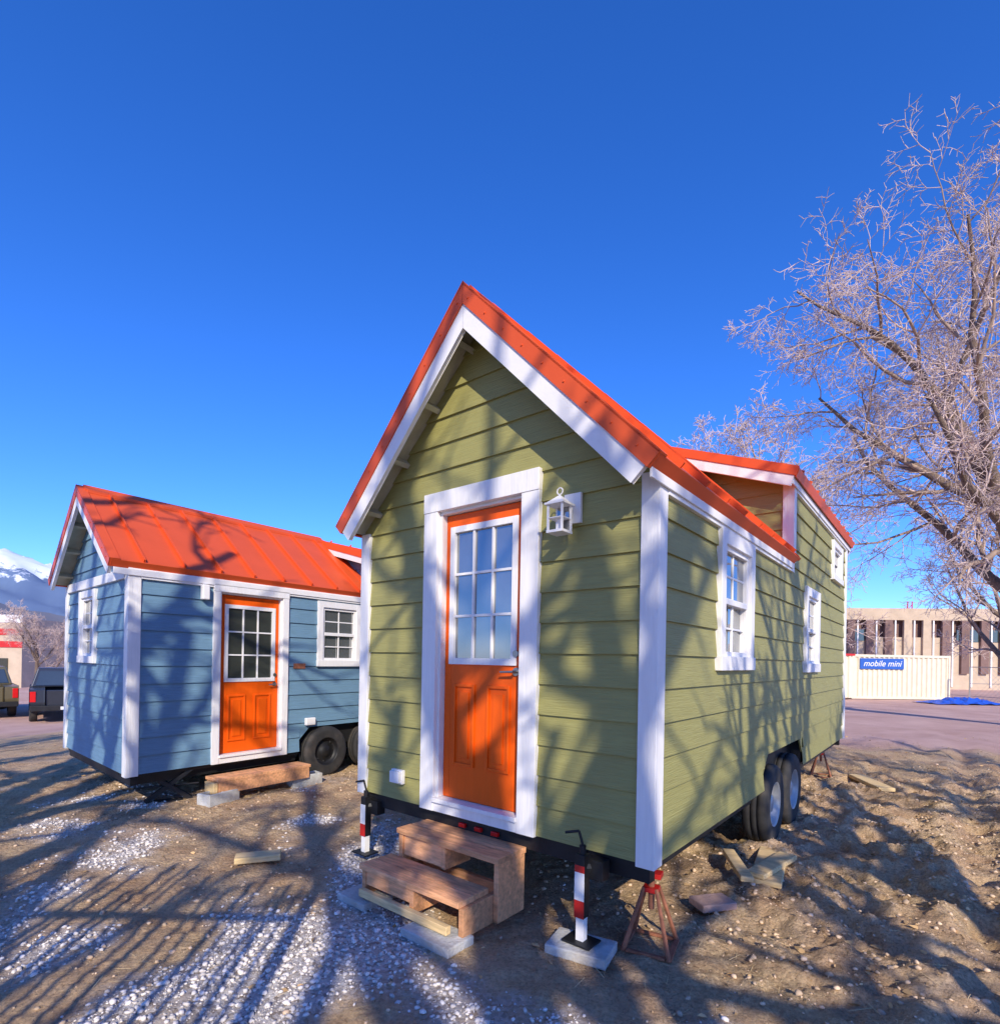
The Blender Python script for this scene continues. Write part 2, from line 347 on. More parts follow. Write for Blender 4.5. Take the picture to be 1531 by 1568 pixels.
    mb.wbox(FS,yd-o+0.02,L+o-0.02,ztd-0.085,ztd-0.02,0.037,0.05)
    if P.get('frieze'): mb.wbox(FF,-W+cb,-cb,zt-0.11,zt-0.0,0.001,0.038)
    mb.done('fascia',[M['whiteh']],root,0.003,sk)
    return root
dF=(-1.805,-0.758,0.552,2.885)
gh_=[(dF[0]+0.06,dF[1]-0.06,dF[2]-0.1,dF[3]-0.06)]
w1=(0.996,1.83,1.62,2.61);w2=(3.96,4.80,1.585,2.545);w3=(5.75,6.6,2.84,3.38)
hole=lambda w:(w[0]+0.05,w[1]-0.05,w[2]+0.05,w[3]-0.05)
G=dict(loc=(0.845,3.0,0),rot=math.atan2(-.63,.776),skew=0.0,W=2.545,L=7.1,zb=0.56,e=0.09,o=0.21,ze=2.74,zr=4.14,yd=3.33,zd=3.60,mat='green',
  fholes=gh_,sholes=[hole(w1),hole(w2),hole(w3),(2.34,4.02,0.0,0.86)],well=(2.34,4.02,0.56,0.86),axles=(2.76,3.58),wr=0.37,wx=-0.085,rim='rimw',cb=0.078,fw=0.105)
g=house(G); FF=FR('F',0);FS=FR('S',0)
door(FF,*dF,0.14,g,0,(1.64,2.62),'glass',1)
window(FS,*w1,g,0,cas=0.10,cols=2,rows=2);window(FS,*w2,g,0,cas=0.10,name='window_rear');window(FS,*w3,g,0,cas=0.08,hung=False,cols=1,rows=1,name='dormer_window')
def lantern(F,a,z,parent,sk,col,s=1.0):
    mb=MB()
    mb.wbox(F,a-0.03*s,a+0.085*s,z-0.07*s,z+0.11*s,0.018,0.04)
    mb.tube(F(a,z+0.02*s,0.04),F(a-0.0,z+0.06*s,0.135*s),0.008)
    c=0.135*s
    q=0.048*s
    for x in(-1,1):
        for y in(-1,1):
            mb.wbox(F,a+x*q-0.006,a+x*q+0.006,z-0.13*s,z+0.02*s,c+y*q-0.006,c+y*q+0.006)
    mb.wbox(F,a-q-0.008,a+q+0.008,z-0.145*s,z-0.13*s,c-q-0.008,c+q+0.008)
    mb.wbox(F,a-q-0.018,a+q+0.018,z+0.02*s,z+0.032*s,c-q-0.018,c+q+0.018)
    t=F(a,z+0.085*s,c); b=[F(a-q-0.012,z+0.032*s,c-q-0.012),F(a+q+0.012,z+0.032*s,c-q-0.012),F(a+q+0.012,z+0.032*s,c+q+0.012),F(a-q-0.012,z+0.032*s,c+q+0.012)]
    mb.add(b+[t],[(0,1,4),(1,2,4),(2,3,4),(3,0,4)])
    for i in range(10):
        a0=i*math.pi/5;a1=a0+math.pi/5;r=0.02*s
        mb.tube(F(a+math.cos(a0)*r,z+0.105*s+math.sin(a0)*r,c),F(a+math.cos(a1)*r,z+0.105*s+math.sin(a1)*r,c),0.004,n=6)
    mb.wbox(F,a-0.015,a+0.015,z-0.13*s,z-0.06*s,c-0.015,c+0.015)
    mb.wbox(F,a-q+0.008,a+q-0.008,z-0.128*s,z+0.018*s,c-q+0.008,c-q+0.010,1)
    mb.wbox(F,a-q-0.004,a+q+0.004,z-0.06*s,z-0.055*s,c-q-0.004,c+q+0.004)
    mb.done('porch_lantern',[col,M['glass']],parent,0,sk)
lantern(FF,-0.545,2.565,g,0,M['whiteh'])
mb=MB();mb.wbox(FF,-2.13,-2.0,0.69,0.80,0.016,0.05);mb.wbox(FF,-2.12,-2.01,0.70,0.79,0.05,0.075)
mb.done('outlet_cover',[M['whiteh']],g,0.006)
mb=MB()
for a in(-1.42,-1.27,-1.12): mb.wbox(FF,a-0.03,a+0.03,0.47,0.50,-0.03,-0.005)
mb.done('marker_lights',[M['redl']],g,0.004)
bw=(2.28,3.03,1.53,2.44); bg=(-1.93,-1.2,1.54,2.43); bd=(0.85,1.83,0.375,2.50)
B=dict(loc=(-3.88,5.75,0),rot=math.atan2(-.585,.811),skew=-0.087,W=2.65,L=5.6,zb=0.383,e=0.06,o=0.195,ze=2.63,zr=3.62,yd=3.35,zd=3.22,mat='blue',
  fholes=[hole(bg)],sholes=[hole(bw),(bd[0]+0.05,bd[1]-0.05,bd[2]-0.1,bd[3]-0.05),(2.03,3.75,0.0,0.70)],well=(2.03,3.75,0.383,0.70),axles=(2.45,3.28),wr=0.35,wx=-0.05,rim='black',cb=0.09,fw=0.09,frieze=True)
b=house(B); sk=-0.087
door(FS,*bd,0.085,b,sk,(1.35,2.27),'glassd',1,panel=(0.62,1.18))
window(FS,*bw,b,sk,cas=0.085);window(FF,*bg,b,sk,cas=0.085)
mb=MB(); mb.wbox(FS,0.70,0.78,2.30,2.47,0.018,0.10);mb.done('wall_light',[M['whiteh']],b,0.01,sk)
mb=MB(); mb.wbox(FS,2.10,2.25,0.73,0.83,0.016,0.07);mb.done('outlet_cover',[M['whiteh']],b,0.01,sk)
mb=MB(); mb.wbox(FS,1.92,2.10,1.50,1.57,0.016,0.022);mb.done('name_plate',[M['rust']],b,0.0,sk)
# ---------------------------------------------------------------- ground
def hsh(ix,iy,seed):
    n=(ix*374761393+iy*668265263+seed*1442695041)&0xffffffff
    n=((n^(n>>13))*1274126177)&0xffffffff
    return ((n^(n>>16))&0xffff)/65535.0
def vn(x,y,seed):
    x=np.asarray(x,float);y=np.asarray(y,float)
    ix=np.floor(x).astype(np.int64);iy=np.floor(y).astype(np.int64);fx=x-ix;fy=y-iy
    fx=fx*fx*(3-2*fx);fy=fy*fy*(3-2*fy)
    a=hsh(ix,iy,seed);b_=hsh(ix+1,iy,seed);c=hsh(ix,iy+1,seed);d=hsh(ix+1,iy+1,seed)
    return (a*(1-fx)+b_*fx)*(1-fy)+(c*(1-fx)+d*fx)*fy
def fbm(x,y,s,oc=3):
    r=0;a=0.5
    for i in range(oc): r=r+a*vn(x*(2**i)+i*13.7,y*(2**i)-i*7.1,s+i); a*=0.5
    return r
def sst(v): v=np.clip(v,0,1); return v*v*(3-2*v)
def gmask(x,y):
    n=fbm(x*1.6,y*1.6,5,5)-0.48
    d1=1-np.sqrt(((x+1.10)/1.05)**2+((y-2.9)/1.35)**2)
    d2=0.15*(1-np.sqrt(((x+4.4)/1.2)**2+((y-5.4)/0.7)**2))
    d3=0.6*(1-np.sqrt(((x-0.6)/0.7)**2+((y-2.4)/0.45)**2))
    d4=1-np.sqrt(((x+0.95)/0.6)**2+((y-4.4)/1.4)**2)
    d5=0.12*(1-np.sqrt(((x+2.4)/0.9)**2+((y-3.0)/0.9)**2))
    return sst((np.maximum.reduce([d1,d2,d3,d4,d5])+n*2.2)*1.6+0.02)
def gh(x,y):
    x=np.asarray(x,float);y=np.asarray(y,float)
    w=sst((-x-7)/8)*sst((y-6)/8); z=-0.70*w
    fade=1-sst((np.hypot(x,y)-14)/16)
    z=z+fade*0.05*(fbm(x*0.8,y*0.8,1,2)-0.4)
    m=sst((x-0.9)/1.4)
    g_=gmask(x,y)
    cl=np.abs(fbm(x*2.3,y*2.3,21,4)-0.47)*2
    z=z+fade*((0.03+0.15*m)*(1-0.8*g_)*(0.26-cl)*1.0)
    # tyre ruts running back along the house
    t=(x-2.9)*0.776-(y-4.0)*0.63
    z=z+fade*m*0.05*(np.exp(-((t-0.55)/0.14)**2)*-1+np.exp(-((t-0.82)/0.12)**2)*0.7+np.exp(-((t-0.25)/0.12)**2)*0.6)
    rg=1-np.abs(fbm(x*6+3*vn(x*2,y*2,8),y*6,31,4)-0.47)*3.2
    z=z+fade*((0.012+0.040*m)*(1-g_*0.6))*(rg-0.5)
    z=z+fade*(0.018+0.02*m)*(1-g_*0.4)*(vn(x*15,y*15,41)-0.5)+fade*0.014*(vn(x*29,y*29,43)-0.5)
    return z
def axis_pts(c0,c1,step,far0,far1):
    core=list(np.arange(c0,c1,step)); hi=[];s=step;p=core[-1]
    while p<far1: s*=1.13;p+=s;hi.append(p)
    lo=[];s=step;p=core[0]
    while p>far0: s*=1.13;p-=s;lo.append(p)
    return np.array(lo[::-1]+core+hi)
xs=axis_pts(-5.5,7.0,0.025,-7000,7000);ys=axis_pts(2.1,8.0,0.025,-7000,7000)
X,Y=np.meshgrid(xs,ys);Z=gh(X,Y)
nx,ny=len(xs),len(ys)
me=bpy.data.meshes.new('ground')
V=np.stack([X.ravel(),Y.ravel(),Z.ravel()],1)
idx=np.arange(nx*ny).reshape(ny,nx)
Fq=np.stack([idx[:-1,:-1].ravel(),idx[:-1,1:].ravel(),idx[1:,1:].ravel(),idx[1:,:-1].ravel()],1)
me.vertices.add(len(V));me.vertices.foreach_set('co',V.ravel())
me.loops.add(Fq.size);me.loops.foreach_set('vertex_index',Fq.ravel().astype(np.int32))
me.polygons.add(len(Fq));me.polygons.foreach_set('loop_start',np.arange(0,Fq.size,4,dtype=np.int32));me.polygons.foreach_set('loop_total',np.full(len(Fq),4,dtype=np.int32))
me.update(calc_edges=True); me.polygons.foreach_set('use_smooth',[True]*len(Fq))
at=me.attributes.new('gravel','FLOAT','POINT');at.data.foreach_set('value',gmask(X,Y).ravel().astype(np.float32))
lot=sst((Y-11.5+0.15*X+ (fbm(X*.5,Y*.5,77,3)-.45)*3)/2.0)
at=me.attributes.new('lot','FLOAT','POINT');at.data.foreach_set('value',lot.ravel().astype(np.float32))
ground=bpy.data.objects.new('ground',me);scene.collection.objects.link(ground)
def groundmat():
    m=bpy.data.materials.new('dirt_and_gravel');m.use_nodes=True;nt=m.node_tree;bs=nt.nodes['Principled BSDF'];bs.inputs['Roughness'].default_value=0.95;bs.inputs['Specular IOR Level'].default_value=0.1
    tc=nd(nt,'ShaderNodeTexCoord')
    def nz(s,d=6,r=0.65):
        n=nd(nt,'ShaderNodeTexNoise');n.inputs['Scale'].default_value=s;n.inputs['Detail'].default_value=d;n.inputs['Roughness'].default_value=r;nt.links.new(tc.outputs['Object'],n.inputs['Vector']);return n
    def ramp(src,els):
        c=nd(nt,'ShaderNodeValToRGB');e=c.color_ramp.elements
        e[0].position,e[0].color=els[0][0],(*els[0][1],1);e[1].position,e[1].color=els[-1][0],(*els[-1][1],1)
        for p,cc in els[1:-1]:
            k=e.new(p);k.color=(*cc,1)
        nt.links.new(src,c.inputs['Fac']);return c.outputs['Color']
    def mix(f,a,b_):
        x=nd(nt,'ShaderNodeMixRGB');nt.links.new(f,x.inputs['Fac']);nt.links.new(a,x.inputs['Color1']);nt.links.new(b_,x.inputs['Color2']);return x.outputs['Color']
    dirt=ramp(nz(2.2).outputs['Fac'],[(0.30,(0.42,0.26,0.155)),(0.5,(0.66,0.46,0.29)),(0.7,(0.82,0.62,0.43))])
    fine=ramp(nz(55,5,0.75).outputs['Fac'],[(0.32,(0.45,0.40,0.36)),(0.5,(0.98,0.96,0.93)),(0.68,(1.15,1.1,1.05))])
    mm=nd(nt,'ShaderNodeMixRGB');mm.blend_type='MULTIPLY';mm.inputs['Fac'].default_value=0.8;nt.links.new(dirt,mm.inputs['Color1']);nt.links.new(fine,mm.inputs['Color2']);dirt=mm.outputs['Color']
    straw=ramp(nz(38,4).outputs['Fac'],[(0.4,(0.34,0.21,0.10)),(0.6,(0.78,0.57,0.30))])
    sm=nd(nt,'ShaderNodeMapRange');sm.inputs['From Min'].default_value=0.45;sm.inputs['From Max'].default_value=0.62;sm.inputs['To Max'].default_value=0.6
    nt.links.new(nz(1.1).outputs['Fac'],sm.inputs['Value'])
    c=mix(sm.outputs['Result'],dirt,straw)
    vo=nd(nt,'ShaderNodeTexVoronoi');vo.inputs['Scale'].default_value=45;nt.links.new(tc.outputs['Object'],vo.inputs['Vector'])
    sep=nd(nt,'ShaderNodeSeparateColor');nt.links.new(vo.outputs['Color'],sep.inputs['Color'])
    grav=ramp(sep.outputs['Red'],[(0.0,(0.40,0.33,0.28)),(0.4,(0.66,0.59,0.54)),(1.0,(0.85,0.80,0.76))])
    ga=nd(nt,'ShaderNodeAttribute');ga.attribute_name='gravel'
    c=mix(ga.outputs['Fac'],c,grav)
    la=nd(nt,'ShaderNodeAttribute');la.attribute_name='lot'
    lc=ramp(nz(0.6).outputs['Fac'],[(0.3,(0.55,0.33,0.27)),(0.7,(0.74,0.50,0.42))])
    c=mix(la.outputs['Fac'],c,lc)
    nt.links.new(c,bs.inputs['Base Color'])
    b1=nd(nt,'ShaderNodeBump');b1.inputs['Strength'].default_value=1.0;b1.inputs['Distance'].default_value=0.035
    nt.links.new(nz(26,8,0.8).outputs['Fac'],b1.inputs['Height'])
    b2=nd(nt,'ShaderNodeBump');b2.inputs['Strength'].default_value=0.6;b2.inputs['Distance'].default_value=0.014;b2.invert=True
    nt.links.new(vo.outputs['Distance'],b2.inputs['Height']);nt.links.new(b1.outputs['Normal'],b2.inputs['Normal']);nt.links.new(b2.outputs['Normal'],bs.inputs['Normal'])
    return m
me.materials.append(groundmat())
def scatter(name,base,faces,N,region,prob,smin,smax,flat,m,lift=0.3,seed=1,tilt=0.4):
    rs=np.random.RandomState(seed)
    x=rs.uniform(region[0],region[1],N*6);y=rs.uniform(region[2],region[3],N*6)
    keep=rs.uniform(0,1,N*6)<prob(x,y);x=x[keep][:N];y=y[keep][:N];n=len(x)
    if n==0:return
    z=gh(x,y);base=np.array(base)
    s=smin+(smax-smin)*rs.uniform(0,1,n)**3
    v=base[None]*(1+rs.uniform(-.38,.38,(n,len(base),3)))
    v=v*s[:,None,None]*np.stack([np.ones(n)*1.2,rs.uniform(.7,1.1,n),np.ones(n)*flat],1)[:,None,:]
    a=rs.uniform(0,6.28,n);tx=rs.uniform(-tilt,tilt,n)
    y1=v[:,:,1]*np.cos(tx)[:,None]-v[:,:,2]*np.sin(tx)[:,None];z1=v[:,:,1]*np.sin(tx)[:,None]+v[:,:,2]*np.cos(tx)[:,None]
    x2=v[:,:,0]*np.cos(a)[:,None]-y1*np.sin(a)[:,None];y2=v[:,:,0]*np.sin(a)[:,None]+y1*np.cos(a)[:,None]
    V=np.stack([x2+x[:,None],y2+y[:,None],z1+z[:,None]+(s*lift)[:,None]],2).reshape(-1,3)
    fa=np.array(faces);k=fa.shape[1]
    Fq=(fa[None]+(np.arange(n)*len(base))[:,None,None]).reshape(-1,k)
    me=bpy.data.meshes.new(name);me.vertices.add(len(V));me.vertices.foreach_set('co',V.ravel())
    me.loops.add(Fq.size);me.loops.foreach_set('vertex_index',Fq.ravel().astype(np.int32))
    me.polygons.add(len(Fq));me.polygons.foreach_set('loop_start',np.arange(0,Fq.size,k,dtype=np.int32));me.polygons.foreach_set('loop_total',np.full(len(Fq),k,dtype=np.int32))
    me.update(calc_edges=True);me.materials.append(m)
    o=bpy.data.objects.new(name,me);scene.collection.objects.link(o)
ph=1.618
ico=[(-1,ph,0),(1,ph,0),(-1,-ph,0),(1,-ph,0),(0,-1,ph),(0,1,ph),(0,-1,-ph),(0,1,-ph),(ph,0,-1),(ph,0,1),(-ph,0,-1),(-ph,0,1)]
ico=[tuple(c/1.9 for c in p) for p in ico]
icf=[(0,11,5),(0,5,1),(0,1,7),(0,7,10),(0,10,11),(1,5,9),(5,11,4),(11,10,2),(10,7,6),(7,1,8),(3,9,4),(3,4,2),(3,2,6),(3,6,8),(3,8,9),(4,9,5),(2,4,11),(6,2,10),(8,6,7),(9,8,1)]
mst=mat('gravel_stone',(0.70,0.64,0.59),0.9,var=0.2,vscale=20,bump=0,island=0.25)
mcl=mat('dirt_clod',(0.62,0.45,0.30),0.95,var=0.3,vscale=8,bump=0,island=0.3)
mlf=mat('dead_leaves',(0.50,0.32,0.15),0.8,var=0.3,vscale=8,bump=0,island=0.5)
scatter('gravel',ico,icf,14000,(-5,2,2.2,7),lambda x,y:gmask(x,y)**1.5,0.003,0.017,0.7,mst,seed=3)
scatter('dirt_clods',ico,icf,12000,(-5,8,2.2,9),lambda x,y:(1-gmask(x,y))*(0.3+0.7*sst((x-0.3)/1.5))*sst((vn(x*1.3,y*1.3,91)-.2)*2),0.003,0.020,0.7,mcl,lift=0.2,seed=4)
leaf=[(-1,-.5,0),(0,-.6,.25),(1,0,0.1),(0,.6,.3),(-1,.5,0.05)]
scatter('dead_leaves',leaf,[(0,1,2,3,4)],9000,(-9,11,2.2,13),lambda x,y:(1-0.75*gmask(x,y))*sst((vn(x*.9,y*.9,55)-.2)*2.2),0.008,0.024,0.8,mlf,lift=0.5,seed=5,tilt=0.9)
straw_=[(-1,-.03,0),(1,-.03,.05),(1,.03,.05),(-1,.03,0)]
mstw=mat('dry_straw',(0.72,0.54,0.28),0.8,var=0.2,vscale=8,bump=0,island=0.35)
scatter('straw',straw_,[(0,1,2,3)],14000,(-9,9,2.2,11),lambda x,y:(1-0.85*gmask(x,y))*sst((vn(x*.7,y*.7,56)-.3)*2.2+0.5*(x<-1)),0.02,0.055,1,mstw,lift=0.12,seed=6,tilt=0.5)
# ---------------------------------------------------------------- small objects near green house
gl=(0.845,3.0,0)
gm_=Matrix.Translation(Vector(gl))@Matrix.Rotation(math.atan2(-.63,.776),4,'Z')
def GW(x,y,z=0): v=gm_@Vector((x,y,z)); return (v.x,v.y,v.z)
grot=math.atan2(-.63,.776)
mb=MB()
mb.box(-1.80,-0.86,-0.265,-0.125,0.385,0.423);mb.box(-1.795,-0.865,-0.118,0.03,0.385,0.423)
mb.box(-1.86,-0.93,-0.54,-0.405,0.19,0.228);mb.box(-1.855,-0.935,-0.398,-0.262,0.19,0.228)
mb.box(-0.905,-0.868,-0.25,0.02,0.02,0.384);mb.box(-0.945,-0.907,-0.52,-0.10,0.015,0.189)
mb.box(-1.79,-1.752,-0.25,0.02,0.02,0.384);mb.box(-1.85,-1.812,-0.52,-0.10,0.015,0.189)
mb.box(-1.37,-1.332,-0.245,0.01,0.23,0.384);mb.box(-1.37,-1.332,-0.52,-0.27,0.03,0.189)
mb.box(-1.75,-1.375,-0.235,-0.20,0.235,0.383);mb.box(-1.81,-1.374,-0.515,-0.478,0.09,0.188)
mb.box(-1.75,-0.95,-0.05,-0.012,0.03,0.16)
mb.done('wooden_steps',[M['lumber']],None,0.004,loc=(gl[0],gl[1],0.03),rot=grot)
mb=MB();mb.box(-1.80,-0.98,-0.585,-0.545,0.035,0.085);mb.done('wood_plank',[M['lumbery']],None,0.004,loc=(gl[0],gl[1],0.03),rot=grot)
def block(name,m,loc,size,rot,holes=False,bev=0.008):
    mb=MB();x,y,z=size[0]/2,size[1]/2,size[2]
    if holes:
        t=0.03
        mb.box(-x,x,-y,-y+t,0,z);mb.box(-x,x,y-t,y,0,z)
        for c in(-x,-t/2,x-t): mb.box(c,c+t,-y+t,y-t,0,z)
    else: mb.box(-x,x,-y,y,0,z)
    return mb.done(name,[m],None,bev,loc=loc,rot=rot)
lx,ly,_=GW(-1.08,-0.56);block('concrete_paver',M['concrete'],(lx,ly,0.0),(0.40,0.22,0.055),grot)
lx,ly,_=GW(-1.84,-0.50);block('concrete_paver',M['concrete'],(lx,ly,0.0),(0.30,0.25,0.05),grot)
lx,ly,_=GW(-0.37,-0.10);block('concrete_paver',M['concrete'],(lx,ly,-0.01),(0.36,0.24,0.06),grot+0.2)
def jack(x,y,zt,name='trailer_jack'):
    mb=MB()
    mb.box(-0.03,0.03,-0.03,0.03,0.20,zt,0); mb.box(-0.024,0.024,-0.024,0.024,0.06,0.20,1)
    mb.box(-0.032,0.032,-0.033,-0.0305,0.20,0.30,2);mb.box(-0.032,0.032,-0.033,-0.0305,0.30,0.46,1);mb.box(-0.032,0.032,-0.0332,-0.0305,0.46,zt-0.06,2)
    mb.box(-0.034,-0.0305,-0.03,0.03,0.20,0.30,2)
    mb.box(-0.09,0.09,-0.07,0.07,0.058,0.068,0)
    mb.tube((0,0,zt),(0,0,zt+0.05),0.02,mi=0)
    mb.tube((0.0,0,zt+0.05),(-0.02,-0.01,zt+0.13),0.008,mi=0);mb.tube((-0.02,-0.01,zt+0.13),(-0.10,-0.03,zt+0.11),0.008,mi=0)
    mb.tube((0,0.02,zt-0.08),(0.06,0.10,zt-0.08),0.04,mi=0); mb.box(0.0,0.12,0.02,0.10,zt-0.14,zt-0.03,0)
    X_,Y_,_=GW(x,y)
    mb.done(name,[M['black'],M['whiteh'],M['redp']],None,0.003,loc=(X_,Y_,0.0),rot=grot)
jack(-0.37,-0.10,0.56);jack(-2.46,-0.03,0.52)
def jackstand(x,y,h):
    mb=MB()
    for sx in(-1,1):
        for sy in(-1,1):
            p=Vector((sx*0.13,sy*0.13,0));q=Vector((sx*0.035,sy*0.035,h*0.8))
            mb.tube(p,q,0.015,0.012,n=6)
    for sx in(-1,1):
        mb.box(sx*0.13-0.014,sx*0.13+0.014,-0.13,0.13,0.0,0.02);mb.box(-0.11,0.11,sx*0.13-0.012,sx*0.13+0.012,0.002,0.018)
    mb.box(-0.045,0.045,-0.045,0.045,h*0.74,h*0.80,1)
    mb.tube((0,0,h*0.5),(0,0,h-0.03),0.018,mi=0); mb.box(-0.06,0.06,-0.04,0.04,h-0.03,h,1)
    X_,Y_,_=GW(x,y);mb.done('jack_stand',[M['rust'],M['redp']],None,0.002,loc=(X_,Y_,0),rot=grot+0.2)
jackstand(-0.09,0.22,0.44)
jackstand(-0.2,6.6,0.44)
block('paving_stone',M['paver'],(1.47,3.72,0.02),(0.26,0.17,0.05),0.25)
block('wood_offcut',M['lumbery'],(-1.92,4.42,0.02),(0.34,0.14,0.05),0.35)
for i,(x,y,r,s) in enumerate(((0.16,1.95,0.15,(0.22,0.85,0.04)),(0.20,1.85,-0.15,(0.14,0.65,0.04)),(0.02,1.55,0.5,(0.09,0.6,0.04)))):
    X_,Y_,_=GW(x,y);block('leveling_board',M['lumbery'],(X_,Y_,0.03+0.043*i),s,grot+r)
X_,Y_,_=GW(-0.1,2.78);block('leveling_board',M['lumbery'],(X_,Y_,-0.03),(0.28,0.9,0.05),grot)
X_,Y_,_=GW(0.45,6.3);block('leveling_board',M['lumbery'],(X_,Y_,0.03),(0.2,0.9,0.05),grot+0.5)
bm_=Matrix.Translation(Vector((-3.88,5.75,0)))@Matrix.Rotation(math.atan2(-.585,.811),4,'Z');brot=math.atan2(-.585,.811)
def BW(x,y,z=0): v=bm_@Vector((x,y-0.087*x,z)); return (v.x,v.y,v.z)
mb=MB()
for k in range(2): mb.box(0.10+k*0.15,0.24+k*0.15,0.75,1.95,0.235,0.272)
mb.box(0.10,0.14,0.77,1.93,0.10,0.234);mb.box(0.352,0.388,0.77,1.93,0.10,0.234)
for yy in(0.77,1.34,1.89): mb.box(0.142,0.35,yy,yy+0.038,0.11,0.233)
mb.box(0.15,0.36,0.72,0.765,0.10,0.225,1)
mb.done('wooden_steps',[M['lumber'],M['lumbery']],None,0.004,loc=(-3.88,5.75,0),rot=brot)
for (x,y,rr) in((0.33,0.82,0.3),(0.25,1.98,-0.1)):
    X_,Y_,_=BW(x,y);block('cinder_block',M['concrete'],(X_,Y_,-0.03),(0.40,0.2,0.16),brot+rr+1.5,holes=True)
mb=MB()
w=0.24
for yy in(-0.03,0.03):
    mb.hexa([(-w,yy-0.008,0.03),(-w+0.04,yy-0.008,0.0),(w,yy-0.008,0.34),(w-0.04,yy-0.008,0.36),(-w,yy+0.008,0.03),(-w+0.04,yy+0.008,0.0),(w,yy+0.008,0.34),(w-0.04,yy+0.008,0.36)])
    mb.hexa([(w,yy*1.4-0.008,0.03),(w-0.04,yy*1.4-0.008,0.0),(-w,yy*1.4-0.008,0.34),(-w+0.04,yy*1.4-0.008,0.36),(w,yy*1.4+0.008,0.03),(w-0.04,yy*1.4+0.008,0.0),(-w,yy*1.4+0.008,0.34),(-w+0.04,yy*1.4+0.008,0.36)])
mb.box(-0.14,0.14,-0.06,0.06,0.0,0.018);mb.box(-0.12,0.12,-0.05,0.05,0.35,0.37);mb.tube((-0.42,0,0.18),(0.3,0,0.18),0.01)
X_,Y_,_=BW(-0.14,0.45);mb.done('scissor_jack',[M['black']],None,0,loc=(X_,Y_,0.0),rot=brot+1.2)
# ---------------------------------------------------------------- trees
def tree_mesh(name,seed,H,tr,ch,lean=(0,0),spread=1.0,droop=0.0,fork=0.30,minr=0.004,limb=0.52,keep=0.0):
    rr=random.Random(seed);V=[];Fc=[];MI=[]
    nlev=len(ch)
    sides=[9,7,5,4,3,3];segs=[8,8,6,4,3,2]
    wob=[0.10,0.16,0.2,0.24,0.26,0.25]
    trop=[0.05,0.10-droop*0.1,0.05-droop*.1,0.03-droop*.12,-0.02-droop*.12,-0.03-droop*.1]
    def rv(): return Vector((rr.gauss(0,1),rr.gauss(0,1),rr.gauss(0,1)))
    def grow(p,d,L,r,lev):
        ns=segs[lev];n=sides[lev];pts=[p];ds=[d]
        for i in range(ns):
            d=(d+rv()*wob[lev]*0.75+Vector((0,0,trop[lev]))).normalized()
            p=p+d*(L/ns);pts.append(p);ds.append(d)
        o=len(V);u=ds[0].orthogonal().normalized()
        endr=r*(0.45 if lev==0 else 0.22+keep)
        for i,(q,dd) in enumerate(zip(pts,ds)):
            t=i/ns;rad=max(minr*0.6,r+(endr-r)*t)
            if lev==0 and i==0: rad*=1.35
            w=dd.cross(u).normalized();u=w.cross(dd).normalized()
            for k in range(n):
                a=2*math.pi*k/n;V.append((q+u*(math.cos(a)*rad)+w*(math.sin(a)*rad))[:])
        mi=0 if lev<=1 else(1 if lev<=2 else 2)
        for i in range(ns):
            for k in range(n):
                k2=(k+1)%n;Fc.append((o+i*n+k,o+i*n+k2,o+(i+1)*n+k2,o+(i+1)*n+k));MI.append(mi)
        if lev>=nlev:return
        c=ch[lev]
        for j in range(c):
            lo=fork if lev==0 else 0.18
            t=lo+(1-lo)*((j+rr.random()*0.9)/c);t=min(t,0.999)
            f=t*ns;i=int(f);q=pts[i].lerp(pts[i+1],f-i);dd=ds[i+1]
            ang=math.radians(rr.uniform(28,62))*(spread if lev<2 else 1)
            if lev==0: ang*= (1.15-0.55*t)
            ax=dd.orthogonal().normalized();ax.rotate(Matrix.Rotation(j*2.4+rr.uniform(-.5,.5),3,dd))
            cd=dd.copy();cd.rotate(Matrix.Rotation(ang,3,ax))
            if lev==0: cl=H*limb*(1.05-0.45*t)*rr.uniform(.8,1.15)
            else: cl=L*rr.uniform(0.38,0.62)*(1.1-0.45*t)
            cr=max(minr,(r+(endr-r)*t)*(rr.uniform(.5,.68)+keep*0.3))
            grow(q,cd,cl,cr,lev+1)
    grow(Vector((0,0,-0.15)),Vector((lean[0],lean[1],1)).normalized(),H*0.55,tr,0)
    me=bpy.data.meshes.new(name);me.from_pydata(V,[],Fc)
    for m in(M['bark'],M['twigm'],M['twig']): me.materials.append(m)
    me.polygons.foreach_set('material_index',MI);me.polygons.foreach_set('use_smooth',[True]*len(Fc));me.update();return me
def put(me,name,loc,rot,s=1.0):
    o=bpy.data.objects.new(name,me);scene.collection.objects.link(o);o.location=loc;o.rotation_euler=(0,0,rot);o.scale=(s,s,s);return o
tA=tree_mesh('bare_tree_a',5,18.5,0.38,[9,9,8,6,5],lean=(-0.20,0.0),spread=1.1,droop=0.45,fork=0.22,minr=0.009,limb=0.45)
tB=tree_mesh('bare_tree_b',9,13,0.28,[8,7,7,6,4],spread=0.9,droop=0.1,fork=0.2,minr=0.014)
tC=tree_mesh('bare_tree_c',21,14,0.36,[7,5,4,2],spread=1.05,droop=0.1,fork=0.28,minr=0.020,keep=0.22)
put(tA,'bare_tree',(15.5,14.8,0),0)
put(tB,'bare_tree',(13.6,28,0),0.4,1.25)
put(tB,'bare_tree',(28,30,0),2.1,1.1)
put(tB,'bare_tree',(-23.6,28,-0.7),1.0,0.42)
for (x,y,r,s) in((-4.0,-4.2,0.3,0.95),(1.6,-7.5,1.7,1.0),(3.9,-3.4,3.9,0.85),(-9.0,-6,5.1,0.95),(9.0,-5.5,2.6,0.9)):
    put(tC,'bare_tree',(x,y,0),r,s)
mb=MB()
x=-3.9
